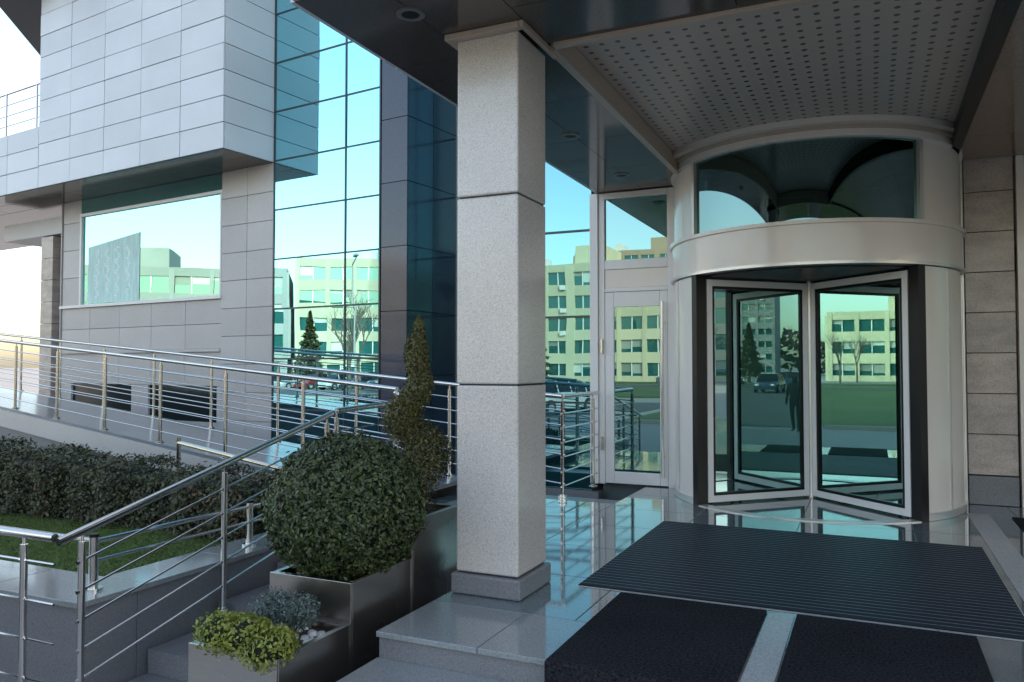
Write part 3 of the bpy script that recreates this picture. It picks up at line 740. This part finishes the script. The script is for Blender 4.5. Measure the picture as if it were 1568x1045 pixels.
leaves('distant_tree_belt', np.stack([X, -155+rng.uniform(-4, 4, n), rng.uniform(0, 1, n)**.8*H], 1), np.tile([0, 1., .5], (n, 1)), .9, M['leaffar'], None, .7)

def lamp(x, y, a):
    b = B('street_lamp'); z = -.6; dx, dy = math.cos(a), math.sin(a)
    b.tube((x, y, z), (x, y, 8), .09, M['greyr'], 10, .05); b.tube((x, y, 8), (x+dx*1.4, y+dy*1.4, 8.4), .04, M['greyr'], 8)
    b.obox((x+dx*1.3-.12, y+dy*1.3-.12, 8.35), (dx*.8, dy*.8, .05), (-dy*.28, dx*.28, 0), (0, 0, .12), M['greyr']); b.done()
for (x, y, a) in [(-38, -16, .5), (-62, -8, 0), (-30, -40, 1), (12, -46, 1.5), (-10, -27, 1.5)]: lamp(x, y, a)

def car(x, y, a, col):
    b = B('parked_car').frame((x, y, -.6), (math.cos(a), math.sin(a)), (-math.sin(a), math.cos(a)))
    paint = pm('car_paint', col, .25, metal=.2, coat=1, var=.01)
    st = [(-2.15,.62,.70),(-2.02,.86,.82),(-1.3,.92,.86),(-.5,.93,.87),(.5,.93,.87),(1.2,.88,.86),(1.9,.76,.80),(2.12,.56,.66)]
    vs = []
    for (px, zt, hw) in st:
        vs += [(px, -hw*.96, .26), (px, -hw, .5), (px, -hw*.95, zt-.04), (px, -hw*.85, zt), (px, hw*.85, zt), (px, hw*.95, zt-.04), (px, hw, .5), (px, hw*.96, .26)]
    fs = [(i*8+k, i*8+(k+1) % 8, i*8+8+(k+1) % 8, i*8+8+k) for i in range(7) for k in range(8)]+[tuple(range(8)), tuple(range(56, 64))]
    b.add(vs, fs, paint)
    cab = [(-1.75,.90,.76),(-1.15,1.38,.62),(-.1,1.45,.64),(.55,1.38,.62),(1.25,.88,.76)]
    vs = []
    for (px, zt, hw) in cab: vs += [(px, -.80, .88), (px, -hw, zt), (px, hw, zt), (px, .80, .88)]
    b.add(vs, [(i*4+k, i*4+k+1, i*4+5+k, i*4+4+k) for i in range(4) for k in range(3)], M['black'])
    b.add([(-1.1, -.6, 1.40), (-.1, -.63, 1.465), (.5, -.6, 1.40), (.5, .6, 1.40), (-.1, .63, 1.465), (-1.1, .6, 1.40)], [(0, 1, 4, 5), (1, 2, 3, 4)], paint)
    for px in (-1.3, -.15, .75):
        for sg in (-1, 1): b.obox((px-.03, sg*.795, .88), (.06, 0, 0), (0, .02*sg, 0), (0, -sg*.15, .50), paint)
    for px in (-1.3, 1.32):
        for sg in (-1, 1):
            b.tube((px, sg*.66, .32), (px, sg*.885, .32), .32, M['tyre'], 20); b.tube((px, sg*.88, .32), (px, sg*.895, .32), .19, M['alu_s'], 12)
    for sg in (-1, 1):
        b.box(2.02, 2.13, sg*.55-.13, sg*.55+.13, .55, .68, M['stonew']); b.box(-2.16, -2.08, sg*.6-.1, sg*.6+.1, .6, .78, M['leafdry'])
    b.done()
cols = [(.03, .06, .12), (.35, .36, .37), (.25, .02, .02), (.6, .6, .6), (.02, .02, .025), (.12, .15, .18)]
for i in range(14): car(-62+i*3.1+random.uniform(-.2, .2), -27.2, math.pi/2, cols[i % 6])
for i in range(8): car(-46-i*3.2, -12+i*2.3, 2.2, cols[(i*2+1) % 6])
for i in range(6): car(-27+i*3.0, -12.2, math.pi/2+.25, cols[(i*5+2) % 6])
for (x, y, a) in [(-9, -60, 0), (-18, -62, 0), (12, -60, 3.14), (6, -58, 0), (17, -62, 0), (5.8, -44, 1.5)]: car(x, y, a, random.choice(cols))
b = B('parking_sign'); b.tube((5.6, -24, -.6), (5.6, -24, 2.2), .04, M['greyr'], 8); b.box(5.3, 5.9, -23.95, -23.9, 1.5, 2.15, M['signblue']); b.box(5.5, 5.7, -23.89, -23.885, 1.62, 2.05, M['line']); b.done()
b = B('litter_bin'); b.arc(-4.98, 2.55, .0, .17, -.45, .25, 0, 360, M['black'], 24); b.arc(-4.98, 2.55, .15, .19, .22, .28, 0, 360, M['steel'], 24); b.tube((-4.98, 2.55, -.57), (-4.98, 2.55, -.45), .04, M['steel']); b.done()

# pedestrians on the forecourt (appear in the door glass)
def pedestrian(x, y, a, mat):
    J = {'pel': (0, 0, .95, .15), 'wa': (0, 0, 1.1, .14), 'ch': (0, .01, 1.32, .17), 'ne': (0, .0, 1.49, .06), 'h1': (0, -.01, 1.60, .085), 'h2': (0, 0, 1.70, .08),
         'hl': (.10, 0, .90, .10), 'kl': (.11, -.04, .50, .065), 'al': (.11, .0, .09, .045), 'tl': (.12, -.15, .04, .035),
         'hr': (-.10, 0, .90, .10), 'kr': (-.11, .03, .50, .065), 'ar': (-.11, .14, .11, .045), 'tr': (-.12, .0, .04, .035),
         'sl': (.19, 0, 1.41, .07), 'el': (.24, .03, 1.13, .05), 'wl': (.22, -.08, .90, .035), 'fl': (.21, -.11, .80, .03),
         'sr': (-.19, 0, 1.41, .07), 'er': (-.24, -.0, 1.13, .05), 'wr': (-.22, -.12, .92, .035), 'fr': (-.21, -.16, .83, .03)}
    E = [('pel','wa'),('wa','ch'),('ch','ne'),('ne','h1'),('h1','h2'),('pel','hl'),('hl','kl'),('kl','al'),('al','tl'),('pel','hr'),('hr','kr'),('kr','ar'),('ar','tr'),
         ('ch','sl'),('sl','el'),('el','wl'),('wl','fl'),('ch','sr'),('sr','er'),('er','wr'),('wr','fr')]
    ks = list(J); me = bpy.data.meshes.new('pedestrian')
    me.from_pydata([J[k][:3] for k in ks], [(ks.index(p), ks.index(q)) for p, q in E], [])
    ob = bpy.data.objects.new('pedestrian', me); scene.collection.objects.link(ob)
    ob.location = (x, y, -.6); ob.rotation_euler = (0, 0, a)
    md = ob.modifiers.new('skin', 'SKIN'); md.use_smooth_shade = True
    for i, k in enumerate(ks): me.skin_vertices[0].data[i].radius = (J[k][3], J[k][3])
    me.skin_vertices[0].data[0].use_root = True
    s = ob.modifiers.new('sub', 'SUBSURF'); s.levels = 2; s.render_levels = 2
    me.materials.append(mat)
    return ob
pedestrian(.9, -7.0, 2.8, M['coat']); pedestrian(2.9, -6.5, 2.2, M['coat2'])

# ------------------------------------------------------------------ light
EL, AZ = 30, 48
w = bpy.data.worlds.new('World'); scene.world = w; w.use_nodes = True
nt = w.node_tree; bg = nt.nodes['Background']; sky = nt.nodes.new('ShaderNodeTexSky'); sky.sky_type = 'NISHITA'; sky.sun_disc = False
sky.sun_elevation = D2R(EL); sky.sun_rotation = D2R(AZ); sky.air_density = 1.0; sky.dust_density = 2.2; sky.ozone_density = .8
# white balance / exposure of the photograph (exposed for open shade)
wb = nt.nodes.new('ShaderNodeVectorMath'); wb.operation = 'MULTIPLY'; wb.inputs[1].default_value = (4.5, 3.95, 3.4)
nt.links.new(sky.outputs[0], wb.inputs[0]); nt.links.new(wb.outputs[0], bg.inputs[0]); bg.inputs[1].default_value = .15
sd = bpy.data.lights.new('sun', 'SUN'); sd.energy = 4.5; sd.angle = D2R(.5); sd.color = (1, .93, .82)
so = bpy.data.objects.new('sun', sd); scene.collection.objects.link(so)
dv = Vector((math.sin(D2R(AZ))*math.cos(D2R(EL)), math.cos(D2R(AZ))*math.cos(D2R(EL)), math.sin(D2R(EL))))
so.rotation_euler = (-dv).to_track_quat('-Z', 'Y').to_euler(); so.location = dv*50
scene.view_settings.view_transform = 'Standard'; scene.view_settings.look = 'None'; scene.view_settings.exposure = 0

cd = bpy.data.cameras.new('camera'); cam = bpy.data.objects.new('camera', cd); scene.collection.objects.link(cam)
cd.sensor_width = 36; cd.lens = 27.55; cd.clip_end = 2000; cd.clip_start = .05
cam.location = (0, 0, 1.4); cam.rotation_euler = (D2R(91.81), 0, D2R(24.66))
scene.camera = cam
